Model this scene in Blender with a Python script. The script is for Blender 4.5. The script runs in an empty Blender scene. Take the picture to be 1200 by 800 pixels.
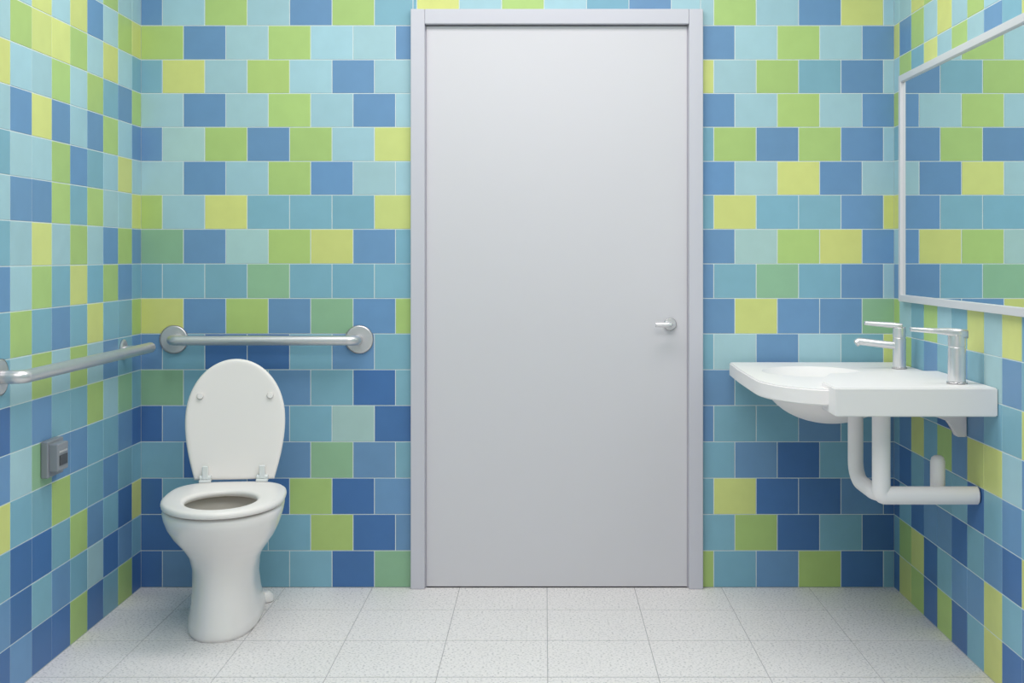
import bpy, bmesh, math, random
from mathutils import Vector, Matrix
random.seed(7)
S=320.0; D=4.6; VX=638.0; HY=300.0; FL=688.0
F=S*D; CZ=(FL-HY)/S
XL=(165-VX)/S; XR=(1048-VX)/S
YF=-5.1; ZC=2.75
def X(px): return (px-VX)/S
def Z(py): return (FL-py)/S
def lin(c):
    c=c/255.0
    return c/12.92 if c<=0.04045 else ((c+0.055)/1.055)**2.4
def rgb(r,g,b): return (lin(r),lin(g),lin(b),1.0)
COL=bpy.context.scene.collection

# ---------- materials ----------
def mat(name,color,rough=0.5,metal=0.0,noise=0.0,nscale=8.0,coat=0.0,bump=0.0):
    m=bpy.data.materials.new(name); m.use_nodes=True
    nt=m.node_tree; b=nt.nodes['Principled BSDF']
    b.inputs['Base Color'].default_value=color
    b.inputs['Roughness'].default_value=rough
    b.inputs['Metallic'].default_value=metal
    b.inputs['Coat Weight'].default_value=coat
    if noise>0 or bump>0:
        tc=nt.nodes.new('ShaderNodeTexCoord')
        n=nt.nodes.new('ShaderNodeTexNoise'); n.inputs['Scale'].default_value=nscale
        n.inputs['Detail'].default_value=4
        nt.links.new(tc.outputs['Object'],n.inputs['Vector'])
        if noise>0:
            mr=nt.nodes.new('ShaderNodeMapRange')
            mr.inputs['To Min'].default_value=1-noise; mr.inputs['To Max'].default_value=1+noise
            nt.links.new(n.outputs['Fac'],mr.inputs['Value'])
            mx=nt.nodes.new('ShaderNodeVectorMath'); mx.operation='SCALE'
            mx.inputs[0].default_value=color[:3]
            nt.links.new(mr.outputs[0],mx.inputs['Scale'])
            nt.links.new(mx.outputs[0],b.inputs['Base Color'])
        if bump>0:
            bp=nt.nodes.new('ShaderNodeBump'); bp.inputs['Strength'].default_value=bump
            bp.inputs['Distance'].default_value=0.001
            nt.links.new(n.outputs['Fac'],bp.inputs['Height'])
            nt.links.new(bp.outputs[0],b.inputs['Normal'])
    return m
def tile_mat():
    m=bpy.data.materials.new('glazed_tile'); m.use_nodes=True
    nt=m.node_tree; b=nt.nodes['Principled BSDF']
    at=nt.nodes.new('ShaderNodeAttribute'); at.attribute_name='tilecol'
    tc=nt.nodes.new('ShaderNodeTexCoord')
    n=nt.nodes.new('ShaderNodeTexNoise'); n.inputs['Scale'].default_value=14; n.inputs['Detail'].default_value=5
    nt.links.new(tc.outputs['Object'],n.inputs['Vector'])
    mr=nt.nodes.new('ShaderNodeMapRange'); mr.inputs['To Min'].default_value=0.93; mr.inputs['To Max'].default_value=1.07
    nt.links.new(n.outputs['Fac'],mr.inputs['Value'])
    mx=nt.nodes.new('ShaderNodeVectorMath'); mx.operation='SCALE'
    nt.links.new(at.outputs['Color'],mx.inputs[0]); nt.links.new(mr.outputs[0],mx.inputs['Scale'])
    nt.links.new(mx.outputs[0],b.inputs['Base Color'])
    b.inputs['Roughness'].default_value=0.42
    b.inputs['Specular IOR Level'].default_value=0.3
    return m
def floor_mat():
    m=bpy.data.materials.new('terrazzo_floor'); m.use_nodes=True
    nt=m.node_tree; b=nt.nodes['Principled BSDF']
    tc=nt.nodes.new('ShaderNodeTexCoord')
    n=nt.nodes.new('ShaderNodeTexNoise'); n.inputs['Scale'].default_value=130; n.inputs['Detail'].default_value=3
    n2=nt.nodes.new('ShaderNodeTexNoise'); n2.inputs['Scale'].default_value=3; n2.inputs['Detail'].default_value=3
    nt.links.new(tc.outputs['Object'],n.inputs['Vector']); nt.links.new(tc.outputs['Object'],n2.inputs['Vector'])
    r=nt.nodes.new('ShaderNodeValToRGB')
    r.color_ramp.elements[0].position=0.34; r.color_ramp.elements[0].color=rgb(188,186,186)
    r.color_ramp.elements[1].position=0.52; r.color_ramp.elements[1].color=rgb(238,234,233)
    e=r.color_ramp.elements.new(0.42); e.color=rgb(224,220,220)
    nt.links.new(n.outputs['Fac'],r.inputs['Fac'])
    mr=nt.nodes.new('ShaderNodeMapRange'); mr.inputs['To Min'].default_value=0.96; mr.inputs['To Max'].default_value=1.03
    nt.links.new(n2.outputs['Fac'],mr.inputs['Value'])
    mx=nt.nodes.new('ShaderNodeVectorMath'); mx.operation='SCALE'
    nt.links.new(r.outputs['Color'],mx.inputs[0]); nt.links.new(mr.outputs[0],mx.inputs['Scale'])
    nt.links.new(mx.outputs[0],b.inputs['Base Color'])
    b.inputs['Roughness'].default_value=0.5
    return m
M_TILE=tile_mat(); M_FLOOR=floor_mat()
M_GROUT=mat('grout',rgb(218,228,228),0.8,noise=0.05,nscale=40)
M_FGROUT=mat('floor_grout',rgb(174,172,175),0.8,noise=0.05,nscale=40)
M_DOOR=mat('door_paint',rgb(211,209,214),0.55,noise=0.01,nscale=3)
M_FRAME=mat('frame_paint',rgb(202,201,210),0.45,noise=0.01,nscale=3)
M_CER=mat('white_ceramic',rgb(242,238,236),0.24,noise=0.008,nscale=3,coat=0.3)
M_SINK=mat('sink_composite',rgb(242,238,238),0.45,noise=0.006,nscale=3)
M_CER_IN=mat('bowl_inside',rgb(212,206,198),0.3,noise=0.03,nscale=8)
M_SEAT=mat('seat_plastic',rgb(240,235,232),0.35,noise=0.008,nscale=3)
M_CLEAR=mat('hinge_plastic',rgb(225,228,228),0.25,noise=0.02)
M_STEEL=mat('brushed_steel',rgb(214,212,214),0.36,metal=0.75,noise=0.04,nscale=30)
M_CHROME=mat('satin_chrome',rgb(230,228,230),0.25,metal=0.65,noise=0.02,nscale=20)
M_PIPE=mat('white_pipe',rgb(238,234,236),0.4,noise=0.01)
M_MIRROR=mat('mirror_glass',rgb(236,242,242),0.01,metal=1.0)
M_MFRAME=mat('mirror_frame',rgb(222,220,224),0.4,metal=0.2,noise=0.02)
M_GREY=mat('grey_plastic',rgb(138,142,150),0.4,noise=0.03)
M_DARK=mat('dark_plastic',rgb(60,64,70),0.35,noise=0.03)
M_WHITEWALL=mat('white_paint',rgb(228,225,225),0.8,noise=0.02)

# ---------- mesh helpers ----------
def newobj(name,bm,mats,parent=None,smooth=False):
    me=bpy.data.meshes.new(name)
    bmesh.ops.recalc_face_normals(bm,faces=bm.faces)
    bm.to_mesh(me); bm.free()
    for m in mats: me.materials.append(m)
    if smooth:
        for p in me.polygons: p.use_smooth=True
    o=bpy.data.objects.new(name,me); COL.objects.link(o)
    if parent: o.parent=parent
    return o
def empty(name,loc=(0,0,0),rotz=0):
    e=bpy.data.objects.new(name,None); COL.objects.link(e)
    e.location=loc; e.rotation_euler=(0,0,rotz); e.empty_display_size=0.1
    return e
def addbox(bm,x0,x1,y0,y1,z0,z1,mi=0):
    vs=[bm.verts.new((x,y,z)) for x in(x0,x1) for y in(y0,y1) for z in(z0,z1)]
    for f in((0,1,3,2),(4,6,7,5),(0,4,5,1),(2,3,7,6),(0,2,6,4),(1,5,7,3)):
        fc=bm.faces.new([vs[i] for i in f]); fc.material_index=mi
def box(name,x0,x1,y0,y1,z0,z1,m,parent=None,bev=0.0,seg=3):
    bm=bmesh.new(); addbox(bm,x0,x1,y0,y1,z0,z1)
    if bev>0: bmesh.ops.bevel(bm,geom=bm.edges[:],offset=bev,segments=seg,affect='EDGES',profile=0.5)
    o=newobj(name,bm,[m],parent,smooth=bev>0)
    if bev>0: wn(o)
    return o
def wn(o):
    w=o.modifiers.new('wn','WEIGHTED_NORMAL'); w.keep_sharp=False
def fillet(pts,r,n=8):
    pts=[Vector(p) for p in pts]; out=[pts[0]]
    for i in range(1,len(pts)-1):
        a,b,c=pts[i-1],pts[i],pts[i+1]
        u=(a-b); v=(c-b); lu,lv=u.length,v.length; u.normalize(); v.normalize()
        ang=u.angle(v); t=min(r/math.tan(ang/2),lu*0.49,lv*0.49); rr=t*math.tan(ang/2)
        bis=(u+v).normalized(); cen=b+bis*(rr/math.sin(ang/2))
        p0=b+u*t; p1=b+v*t; e0=p0-cen; e1=p1-cen
        tot=e0.angle(e1); ax=e0.cross(e1).normalized()
        for k in range(n+1):
            out.append(cen+Matrix.Rotation(tot*k/n,3,ax)@e0)
    out.append(pts[-1]); return out
def tube(name,pts,r,m,parent=None,n=20,rx=None):
    bm=bmesh.new(); rings=[]
    pts=[Vector(p) for p in pts]; prev=None
    for i,p in enumerate(pts):
        t=(pts[min(i+1,len(pts)-1)]-pts[max(i-1,0)]).normalized()
        if prev is None:
            up=Vector((0,0,1)) if abs(t.z)<0.9 else Vector((0,1,0))
            nn=(up-t*up.dot(t)).normalized()
        else: nn=(prev-t*prev.dot(t)).normalized()
        prev=nn; bb=t.cross(nn)
        rr=r[i] if isinstance(r,(list,tuple)) else r
        rings.append([bm.verts.new(p+nn*math.cos(2*math.pi*k/n)*rr+bb*math.sin(2*math.pi*k/n)*rr) for k in range(n)])
    for a,b in zip(rings,rings[1:]):
        for k in range(n):
            f=bm.faces.new((a[k],a[(k+1)%n],b[(k+1)%n],b[k])); f.smooth=True
    for rg,ii in((rings[0],0),(rings[-1],-1)): bm.faces.new(rg)
    es=[e for e in bm.edges if len(e.link_faces)==2 and any(len(f.verts)>4 for f in e.link_faces)]
    rmin=r if not isinstance(r,(list,tuple)) else min(r[0],r[-1])
    bmesh.ops.bevel(bm,geom=es,offset=rmin*0.15,segments=2,affect='EDGES')
    o=newobj(name,bm,[m],parent,smooth=True); wn(o); return o
def loft(bm,rings,cap0=True,cap1=True,mi=None):
    R=[[bm.verts.new(p) for p in r] for r in rings]; n=len(R[0])
    for i,(a,b) in enumerate(zip(R,R[1:])):
        for k in range(n):
            f=bm.faces.new((a[k],a[(k+1)%n],b[(k+1)%n],b[k])); f.smooth=True
            if mi: f.material_index=mi[i]
    if cap0: bm.faces.new(R[0])
    if cap1:
        f=bm.faces.new(R[-1])
        if mi: f.material_index=mi[-1]

# ---------- tiled surfaces ----------
PAL={'L':(166,202,212),'T':(130,178,197),'B':(110,151,192),'D':(74,117,172),'G':(176,203,124),
     'Y':(210,217,134),'P':(172,205,204),'M':(146,187,152)}
rb=[-10,30,70,109.5,149,189,228.5,268.5,309,349.5,391,433,475,517.5,560,602.5,645,688]
up=[Z(y) for y in rb]           # z descending
rows=[(up[i+1],up[i],i) for i in range(17)]
z=up[0]; i=-1
while z<ZC-0.001:
    z2=min(z+0.1245,ZC); rows.append((z,z2,i)); z=z2; i-=1
def addtile(bm,lay,O,U,V,N,u0,u1,v0,v1,c,g=0.0014,h=0.0012,be=0.0010,jit=0.05,gv=None):
    if u1-u0<0.006 or v1-v0<0.006: return
    if gv is None: gv=g
    u0+=g;u1-=g;v0+=gv;v1-=gv
    P=lambda u,v,d:O+U*u+V*v+N*d
    a=[bm.verts.new(P(*q,0.0)) for q in((u0,v0),(u1,v0),(u1,v1),(u0,v1))]
    b=[bm.verts.new(P(*q,h)) for q in((u0+be,v0+be),(u1-be,v0+be),(u1-be,v1-be),(u0+be,v1-be))]
    fs=[bm.faces.new(b)]
    for k in range(4): fs.append(bm.faces.new((a[k],a[(k+1)%4],b[(k+1)%4],b[k])))
    j=1+random.uniform(-jit,jit); hs=random.uniform(-jit,jit)*0.6
    for f in fs:
        f.material_index=1
        if c is not None:
            col=(lin(c[0])*(j+hs),lin(c[1])*j,lin(c[2])*(j-hs),1)
            for l in f.loops: l[lay]=col
def fill(): return random.choice('LLLTTBBGYGP')
def fillU(i): return random.choice('LLLBTGYG')

DL,DR,DT=X(484),X(821),Z(14)   # door opening
# back wall
data={0:"BLGLBGTYLGLTBLGLBYL",1:"GBLGLLB......BLGLB",2:"TYLGLBL......YLGTBL",3:"LBLGLBL......BLGLB",
4:"BPGBGLY......TGBGBL",5:"LBLGBLL......BLYBL",6:"GLYTTTY......TYTTBY",7:"MBPGYBT......BPGYB",8:"TTTMTTT......BTMTBL",
9:"YBGBMBG......BYBBM",10:"BTDDTBT......TLBLTY",11:"MTTBTDT......BTTTB",12:"DBTBTPD......BTTBTB",13:"TDBBMBT......TBDTB",
14:"DTBDGDB......TYDDBD",15:"DBTTGDB......TGDTD",16:"DBTTTDM......GTBGDT"}
bm=bmesh.new(); lay=bm.loops.layers.float_color.new('tilecol')
addbox(bm,XL,DL,0,0.15,0,ZC); addbox(bm,DR,XR,0,0.15,0,ZC); addbox(bm,DL,DR,0,0.15,DT,ZC)
O=Vector((0,0,0));
for (z0,z1,ri) in rows:
    st=190.3 if ri%2==0 else 215.0
    k=0
    edges=[165.0]; e=st
    while e<1048: edges.append(e); e+=49.7
    edges.append(1048.0)
    for c in range(len(edges)-1):
        ch=data[ri][c] if ri in data else fillU(ri)
        if ch=='.': ch='L'
        u0,u1=X(edges[c]),X(edges[c+1])
        parts=[(u0,u1,z0,z1)]
        if z0<DT:
            parts=[]
            if u0<DL: parts.append((u0,min(u1,DL),z0,z1))
            if u1>DR: parts.append((max(u0,DR),u1,z0,z1))
            if z1>DT and u1>DL and u0<DR: parts.append((max(u0,DL),min(u1,DR),DT,z1))
        for p in parts: addtile(bm,lay,O,Vector((1,0,0)),Vector((0,0,1)),Vector((0,-1,0)),*p,PAL[ch])
newobj('wall_back',bm,[M_GROUT,M_TILE])

def sidewall(name,x,n,first,pitch,cols,xo):
    bm=bmesh.new(); lay=bm.loops.layers.float_color.new('tilecol')
    addbox(bm,min(x,xo),max(x,xo),YF,0.15,0,ZC)
    ed=[0.0]; e=first
    while e<-YF: ed.append(e); e+=pitch
    ed.append(-YF)
    for (z0,z1,ri) in rows:
        for c in range(len(ed)-1):
            if 0<=ri<17 and c<len(cols): ch=cols[c][ri]
            elif ri>=10: ch=random.choice('TTBBDDGMY')
            else: ch=fill()
            addtile(bm,lay,Vector((x,0,0)),Vector((0,-1,0)),Vector((0,0,1)),Vector((n,0,0)),ed[c],ed[c+1],z0,z1,PAL[ch])
    newobj(name,bm,[M_GROUT,M_TILE])
sidewall('wall_left',XL,1,0.10,0.1465,["LYTGBLYBTGBTDTYTD","LGLBLYLGBTTMBTDBG","GLYTGLLBGTBLTBTDT","LBLGBTGLTYLGTTBLD",
 "LYGLLBTGYTGTBTGTG","LLYGBGGLTBLTBGTBD","LYYLYLBYGTGBMTDTD","YLGLBLBLLGLTLTDDB","LGLYLTLTBTTDBYTBD"],XL-0.15)
sidewall('wall_right',XR,-1,0.07,0.145,["LYLGTLYLBGTBTBDTD","LBGTLBYTBLGTBDTGY","YGTLBTLGBTTBYTDYG","GLYBLYTLBGBTTBBDD",
 "LYLTGLBTLLTDGTBTG","BLGTLBTGLTBTBTDBD","LGLYBTLLYYTBYDTBT","TLBLGLYTBLLTYTBYY","LBTGLTBLTYBTLBDTD","GLYLTBLGLTTYBTYBD"],XR+0.15)
# floor
bm=bmesh.new(); lay=bm.loops.layers.float_color.new('tilecol')
addbox(bm,XL,XR,YF,0.15,-0.1,-0.001)
xs=[XL]; e=0.0094-0.3195*4
while e<XR: xs.append(e); e+=0.3195
xs.append(XR); ys=[0.0]; e=0.29
while e<-YF: ys.append(e); e+=0.345
ys.append(-YF)
for a in range(len(xs)-1):
    for b in range(len(ys)-1):
        addtile(bm,lay,Vector((0,0,-0.001)),Vector((1,0,0)),Vector((0,-1,0)),Vector((0,0,1)),xs[a],xs[a+1],ys[b],ys[b+1],None,g=0.0011,h=0.001,be=0.0005,gv=0.003)
newobj('floor',bm,[M_FGROUT,M_FLOOR])
box('ceiling',XL-0.15,XR+0.15,YF,0.15,ZC,ZC+0.1,M_WHITEWALL)
box('wall_front',XL-0.15,XR+0.15,YF-0.1,YF,0,ZC,M_WHITEWALL)

# ---------- door ----------
door=empty('door_1')
fx0,fx1,fz=X(482),X(823),Z(12); ix0,ix1,iz=X(498.5),X(806.5),Z(29.5)
def frame_piece(name,x0,x1,z0,z1):
    return box(name,x0,x1,-0.028,0.10,z0,z1,M_FRAME,door,bev=0.003,seg=2)
frame_piece('jamb_left',fx0,ix0,0,fz); frame_piece('jamb_right',ix1,fx1,0,fz)
frame_piece('head',ix0,ix1,iz,fz)
box('stop_left',ix0,ix0+0.004,0.0,0.1,0,iz,M_FRAME,door); box('stop_right',ix1-0.004,ix1,0.0,0.1,0,iz,M_FRAME,door)
box('leaf',ix0+0.004,ix1-0.004,-0.004,0.04,0.004,iz-0.004,M_DOOR,door,bev=0.002,seg=2)
hx,hz=X(785),Z(379.5)
tube('rosette',[(hx,-0.003,hz),(hx,-0.014,hz)],0.024,M_CHROME,door,n=32)
tube('lever',fillet([(hx,-0.01,hz),(hx,-0.055,hz),(hx-0.058,-0.055,hz)],0.012),0.0095,M_CHROME,door)

# ---------- grab bars ----------
g=empty('grab_bar'); zb=Z(397.5)
xa,xb=X(205),X(420)
for nm,xx in(('flange_1',xa-0.002),('flange_2',xb+0.004)):
    tube(nm,[(xx,-0.0015,zb),(xx,-0.006,zb),(xx,-0.010,zb)],[0.052,0.052,0.046],M_STEEL,g,n=40)
tube('bar',fillet([(xa,-0.008,zb),(xa,-0.065,zb),(xb,-0.065,zb),(xb,-0.008,zb)],0.035),0.018,M_STEEL,g)
g=empty('grab_bar'); zb=0.885; x0=XL
for nm,yy,rf in(('flange_1',-1.20,.05),('flange_2',-0.20,.036)):
    tube(nm,[(x0+0.0015,yy,zb),(x0+0.006,yy,zb),(x0+0.01,yy,zb)],[rf,rf,rf-.006],M_STEEL,g,n=40)
tube('bar',fillet([(x0+0.008,-1.20,zb),(x0+0.065,-1.20,zb),(x0+0.065,-0.10,zb)],0.035)+[(x0+0.065,-0.09,zb)],0.0185,M_STEEL,g)
tube('post',[(x0+0.008,-0.20,zb),(x0+0.065,-0.20,zb)],0.014,M_STEEL,g)

# ---------- toilet ----------
T=empty('toilet',(-1.064,-0.28,0),math.radians(6.5))
def egg(z,hw,yf,yb,yc,n=64,e=2.0,eb=2.0,dx=0.0):
    out=[]
    for k in range(n):
        a=2*math.pi*k/n; c,s=math.cos(a),math.sin(a)
        ex=eb if s>0 else e
        x=hw*math.copysign(abs(c)**(2/ex),c); y=math.copysign(abs(s)**(2/ex),s)
        y=yc+(yb-yc)*y if s>0 else yc+(yc-yf)*y
        out.append((x+dx,y,z))
    return out
q=-.014
R=[egg(0.000,.114,-.385,.150,-.08,e=2.4,eb=3.5,dx=q),egg(.012,.117,-.388,.152,-.08,e=2.4,eb=3.5,dx=q),egg(.035,.115,-.386,.148,-.08,e=2.4,eb=3.4,dx=q),
   egg(.07,.106,-.374,.138,-.11,e=2.3,eb=3,dx=q),egg(.14,.100,-.366,.120,-.16,e=2.2,eb=2.8,dx=q*.8),egg(.20,.103,-.372,.105,-.18,e=2.1,eb=2.6,dx=q*.5),
   egg(.245,.114,-.395,.095,-.21,dx=q*.2),egg(.28,.134,-.425,.085,-.24),egg(.315,.157,-.465,.08,-.27,eb=2.4),egg(.35,.174,-.503,.075,-.285,eb=2.6),
   egg(.38,.183,-.532,.072,-.29,eb=2.8),egg(.402,.187,-.545,.07,-.29,eb=2.8),egg(.412,.184,-.542,.068,-.29,eb=2.8),egg(.415,.176,-.533,.06,-.29,eb=2.8),
   egg(.415,.14,-.52,-.13,-.31),egg(.408,.130,-.51,-.14,-.315),egg(.38,.126,-.505,-.145,-.315),egg(.32,.108,-.45,-.16,-.30),egg(.27,.08,-.37,-.18,-.28),
   egg(.235,.045,-.32,-.21,-.27),egg(.225,.02,-.30,-.24,-.27)]
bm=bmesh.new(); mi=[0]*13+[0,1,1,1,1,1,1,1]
loft(bm,R,mi=mi)
o=newobj('bowl_and_pedestal',bm,[M_CER,M_CER_IN],T,True)
bm=bmesh.new(); bmesh.ops.create_circle(bm,cap_ends=True,radius=1,segments=40)
for v in bm.verts: v.co=(v.co.x*0.076,-.275+v.co.y*0.088,0.268)
mw=mat('water',rgb(190,196,196),0.04,noise=0.01); newobj('water',bm,[mw],T)
# floor fixing lug at the rear side
tube('foot_lug',[(.085,.09,0.0),(.085,.09,.022),(.083,.09,.036)],[.038,.036,.022],M_CER,T,n=28)
# seat ring
def seat_o(z,d): return egg(z,.193-d,-.558+d,-.015-d,-.27,e=2.05,eb=3.2)
def seat_i(z,d): return egg(z,.112-d,-.500+d,-.185-d,-.335)
bm=bmesh.new()
rr=[seat_o(.421,.008),seat_o(.418+.004,.002),seat_o(.430,0),seat_o(.437,.002),seat_o(.4415,.008),seat_o(.443,.02),
    seat_i(.443,-.014),seat_i(.441,-.006),seat_i(.436,0),seat_i(.428,0),seat_i(.421,-.006)]
loft(bm,rr,False,False)
vs=list(bm.verts); n=64
bm.verts.ensure_lookup_table()
for k in range(n):
    a=bm.verts[k];b=bm.verts[(k+1)%n];c=bm.verts[10*n+(k+1)%n];d=bm.verts[10*n+k]
    bm.faces.new((a,b,c,d))
newobj('seat',bm,[M_SEAT],T,True)
# seat bumpers
for i,(sx,yy) in enumerate(((-.15,-.12),(.15,-.12),(-.13,-.42),(.13,-.42))):
    tube('seat_bumper_%d'%(i+1),[(sx,yy,.413),(sx,yy,.423)],.01,M_SEAT,T)
# lid
H=.412; hm=.20; pts=[]
N=40
right=[]
for k in range(N+1):
    h=H*(1-math.cos(math.pi*k/N))/2
    if h<hm: w=.134+(.169-.134)*math.sin(math.pi/2*h/hm)
    else: w=.169*max(0,1-((h-hm)/(H-hm))**2.1)**0.5
    right.append((w,h))
outl=[(w,h) for w,h in right]+[(-w,h) for w,h in reversed(right[:-1])]
bm=bmesh.new()
def lidring(y,ins):
    cx,cy=0,H*0.48; o=[]
    for w,h in outl:
        dx,dy=w-cx,h-cy; L=math.hypot(dx,dy); f=(L-ins)/L
        o.append((dx*f,y,cy+dy*f))
    return o
loft(bm,[lidring(.018,.02),lidring(.018,.006),lidring(.014,.001),lidring(.002,0),lidring(-.003,.003),lidring(-.005,.009),lidring(-.0035,.02)])
L=newobj('lid',bm,[M_SEAT],T,True); L.location=(0,-.02,.448); L.rotation_euler=(math.radians(-7),0,0)
for i,(sx,hh) in enumerate(((-.118,.285),(.118,.285))):
    tube('lid_bumper_%d'%(i+1),[(sx,-.003,hh),(sx,-.012,hh)],.011,M_SEAT,L)
for i,sx in enumerate((-.095,.095)):
    box('hinge_base_%d'%(i+1),sx-.02,sx+.02,-.05,.005,.443,.452,M_CLEAR,T,bev=.003)
    tube('hinge_pin_%d'%(i+1),[(sx-.02,-.03,.457),(sx+.02,-.03,.457)],.009,M_CLEAR,T)
    box('hinge_arm_%d'%(i+1),sx-.010,sx+.010,-.04,-.026,.452,.498,M_CLEAR,T,bev=.003)

# ---------- sink ----------
SK=empty('wall_sink')
def prism(name,poly,z0,z1,bev):
    bm=bmesh.new()
    a=[bm.verts.new((x,y,z0)) for x,y in poly]; b=[bm.verts.new((x,y,z1)) for x,y in poly]
    bm.faces.new(a); bm.faces.new(b)
    for k in range(len(poly)):
        q=(k+1)%len(poly); bm.faces.new((a[k],a[q],b[q],b[k]))
    bmesh.ops.recalc_face_normals(bm,faces=bm.faces)
    es=[e for e in bm.edges if all(len(f.verts)>4 for f in e.link_faces) or any(len(f.verts)!=4 for f in e.link_faces)]
    if len(poly)==4: es=bm.edges[:]
    bmesh.ops.bevel(bm,geom=es,offset=bev,segments=3,affect='EDGES')
    return newobj(name,bm,[M_SINK],None,True)
ZT=.839
def arc(cx,cy,rx,ry,a0,a1,n=14): return [(cx+rx*math.cos(math.radians(a0+(a1-a0)*k/n)),cy+ry*math.sin(math.radians(a0+(a1-a0)*k/n))) for k in range(n+1)]
poly=[(XR-.003,-.03)]+arc(.69,-.05,.02,.02,90,180,5)+[(.662,-.3),(.66,-.55)]+arc(.86,-.66,.20,.315,180,270,20)+[(1.0,-.98),(XR-.003,-.98)]
slab=prism('basin',poly,ZT-.060,ZT-.012,.004)
blk=prism('blk',[(.822,-1.056),(XR-.003,-1.056),(XR-.003,-.52),(.95,-.52),(.90,-.62),(.85,-.76),(.822,-.88)],ZT-.080,ZT+.001,.003)
def ell(name,c,r,seg=48):
    bm=bmesh.new(); bmesh.ops.create_uvsphere(bm,u_segments=seg,v_segments=24,radius=1)
    for v in bm.verts: v.co=(c[0]+v.co.x*r[0],c[1]+v.co.y*r[1],c[2]+v.co.z*r[2])
    return newobj(name,bm,[M_SINK],None,True)
BC=(.885,-.38)
under=ell('u',(BC[0]+.06,BC[1]-.04,ZT-.03),(.215,.27,.15))
cutt=bmesh.new(); addbox(cutt,0,2,-2,1,ZT-.025,2); cutt=newobj('ct',cutt,[M_SINK])
inner=ell('i',(BC[0]+.01,BC[1]-.02,ZT+.035),(.185,.22,.105),64)
def boo(o,c,op):
    md=o.modifiers.new('b','BOOLEAN'); md.operation=op; md.object=c; md.solver='EXACT'
    dg=bpy.context.evaluated_depsgraph_get(); me=bpy.data.meshes.new_from_object(o.evaluated_get(dg))
    o.modifiers.clear(); o.data=me
    bpy.data.objects.remove(c)
boo(under,cutt,'DIFFERENCE'); boo(slab,under,'UNION'); boo(slab,blk,'UNION'); boo(slab,inner,'DIFFERENCE')
for p in slab.data.polygons: p.use_smooth=True
bpy.context.view_layer.update()
try: slab.data.set_sharp_from_angle(angle=math.radians(28))
except Exception as ex: print(ex)
slab.parent=SK
wns=slab.modifiers.new('wn','WEIGHTED_NORMAL'); wns.keep_sharp=True
tube('drain',[(BC[0]+.01,BC[1]-.02,ZT-.0705),(BC[0]+.01,BC[1]-.02,ZT-.067)],.028,M_CHROME,SK,n=32)
# bracket
bm=bmesh.new()
prof=[(XR-.003,.762),(1.04,.762),(1.04,.75),(1.16,.738),(1.225,.715),(1.25,.665),(XR-.003,.665)]
a=[bm.verts.new((x,-.80,z)) for x,z in prof]; b=[bm.verts.new((x,-.765,z)) for x,z in prof]
bm.faces.new(a); bm.faces.new(b)
for k in range(len(prof)):
    q=(k+1)%len(prof); bm.faces.new((a[k],a[q],b[q],b[k]))
bmesh.ops.bevel(bm,geom=bm.edges[:],offset=.003,segments=2,affect='EDGES')
newobj('bracket',bm,[M_PIPE],SK,False)
# pipes
zp=.508
tube('pipe_tailpiece',fillet([(.966,-.70,.76),(.966,-.70,zp+.015),(.985,-.86,zp),(1.03,-.90,zp)],.06,10),.0235,M_PIPE,SK,n=28)
tube('pipe_waste',fillet([(.992,-.90,.775),(.992,-.90,zp),(XR-.003,-.90,zp)],.012,6),.0265,M_PIPE,SK,n=28)
tube('pipe_collar',[(.992,-.90,.762),(.992,-.90,.745)],.031,M_PIPE,SK,n=28)
tube('pipe_vent',[(1.174,-.85,zp),(1.174,-.85,.60),(1.174,-.85,.612),(1.174,-.85,.618)],[.022,.022,.018,.010],M_PIPE,SK,n=28)
tube('pipe_vent_joint',[(1.174,-.90,zp),(1.174,-.84,zp)],.022,M_PIPE,SK,n=28)

# faucets
def faucet(x,y,r,h,two,arm):
    e=empty('faucet',(x,y,ZT-.012 if two else ZT+.001))
    tube('base',[(0,0,0),(0,0,.006)],r*1.15,M_CHROME,e,n=36)
    tube('body',[(0,0,.003),(0,0,h*.72),(0,0,h*.73),(0,0,h*.745),(0,0,h*.76),(0,0,h)],[r,r,r*.93,r*.93,r,r],M_CHROME,e,n=36)
    if two:
        tube('spout',fillet([(-r*.5,0,h*.55),(-arm+.012,0,h*.66),(-arm,0,h*.60)],.006),.0125,M_CHROME,e)
        tube('lever',[(r*.4,0,h+.002),(-r,0,h+.006),(-arm+.03,0,h+.014)],[.010,.010,.007],M_CHROME,e)
    else:
        bm=bmesh.new(); rr=[]
        for t,zz,hh,ww in((r*1.02,h+.000,.026,r*.95),(0,h+.004,.026,r),(-r*1.05,h+.007,.022,r*.85),(-.06,h+.009,.016,.016),(-arm,h+.014,.012,.012)):
            rr.append([(t,ww*math.copysign(abs(math.cos(a))**.5,math.cos(a)),zz+hh/2*math.copysign(abs(math.sin(a))**.5,math.sin(a))) for a in [2*math.pi*(k+.5)/20 for k in range(20)]])
        loft(bm,rr); newobj('lever',bm,[M_CHROME],e,True)
    return e
faucet(1.215,-.30,.022,.143,True,.15)
faucet(1.205,-.93,.0255,.145,False,.135)

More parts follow.
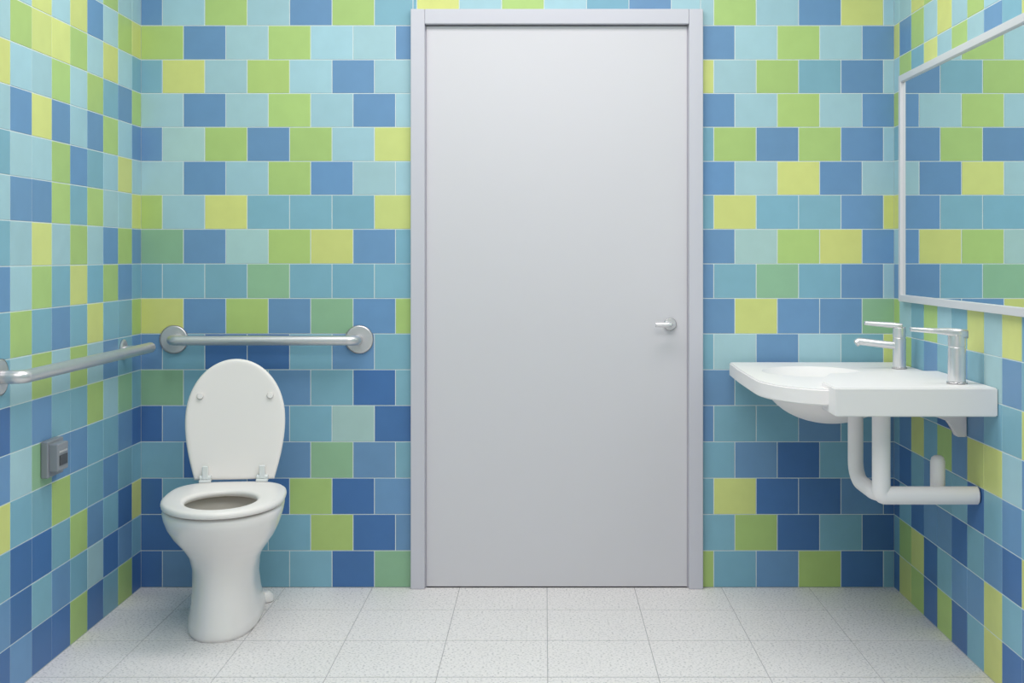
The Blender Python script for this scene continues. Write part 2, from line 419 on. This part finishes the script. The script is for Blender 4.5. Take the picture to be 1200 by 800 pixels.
# ---------- mirror ----------
MI=empty('wall_mirror'); my0,my1=-.135,-1.75; mz0,mz1=1.052,1.852; xw=XR-.0016; t=.022; w=.024
box('glass',xw-.012,xw,my1+w*.5,my0-w*.5,mz0+w*.5,mz1-w*.5,M_MIRROR,MI)
box('frame_end_1',xw-t,xw,my0-w,my0,mz0,mz1,M_MFRAME,MI,bev=.002,seg=2)
box('frame_end_2',xw-t,xw,my1,my1+w,mz0,mz1,M_MFRAME,MI,bev=.002,seg=2)
box('frame_bottom',xw-t,xw,my1+w,my0-w,mz0,mz0+w,M_MFRAME,MI,bev=.002,seg=2)
box('frame_top',xw-t,xw,my1+w,my0-w,mz1-w,mz1,M_MFRAME,MI,bev=.002,seg=2)

# ---------- flush control ----------
FP=empty('flush_control_plate'); x=XL+.0016
box('plate',x,x+.022,-.92,-.80,.560,.668,M_GREY,FP,bev=.004)
box('housing',x+.02,x+.048,-.912,-.83,.578,.66,M_GREY,FP,bev=.004)
box('sensor',x+.047,x+.0505,-.90,-.842,.595,.625,M_DARK,FP,bev=.001)
box('label_strip',x+.047,x+.050,-.90,-.842,.632,.638,M_STEEL,FP,bev=.001)

# ---------- lights ----------
def panel(cx,cy,sx,sy,p):
    e=empty('ceiling_light',(cx,cy,ZC))
    box('housing',-sx/2-.03,sx/2+.03,-sy/2-.03,sy/2+.03,-.03,0,M_WHITEWALL,e,bev=.004)
    l=bpy.data.lights.new('panel','AREA'); l.shape='RECTANGLE'; l.size=sx; l.size_y=sy; l.energy=p; l.color=(1,.965,.96)
    o=bpy.data.objects.new('panel_lamp',l); COL.objects.link(o); o.parent=e; o.location=(0,0,-.034)
panel(-.1,-0.95,2.1,.6,29)
panel(-.1,-3.0,2.0,1.6,44)
w=bpy.data.worlds.new('w'); bpy.context.scene.world=w; w.use_nodes=True
w.node_tree.nodes['Background'].inputs[0].default_value=(.8,.85,.9,1); w.node_tree.nodes['Background'].inputs[1].default_value=.3

cam=bpy.data.cameras.new('camera'); co=bpy.data.objects.new('camera',cam); COL.objects.link(co)
cam.sensor_width=36; cam.lens=36*F/1200; cam.shift_x=-(VX-600)/1200; cam.shift_y=-(400-HY)/1200
co.location=(0,-D,CZ); co.rotation_euler=(math.radians(90),0,0)
bpy.context.scene.camera=co
bpy.context.scene.view_settings.view_transform='Standard'
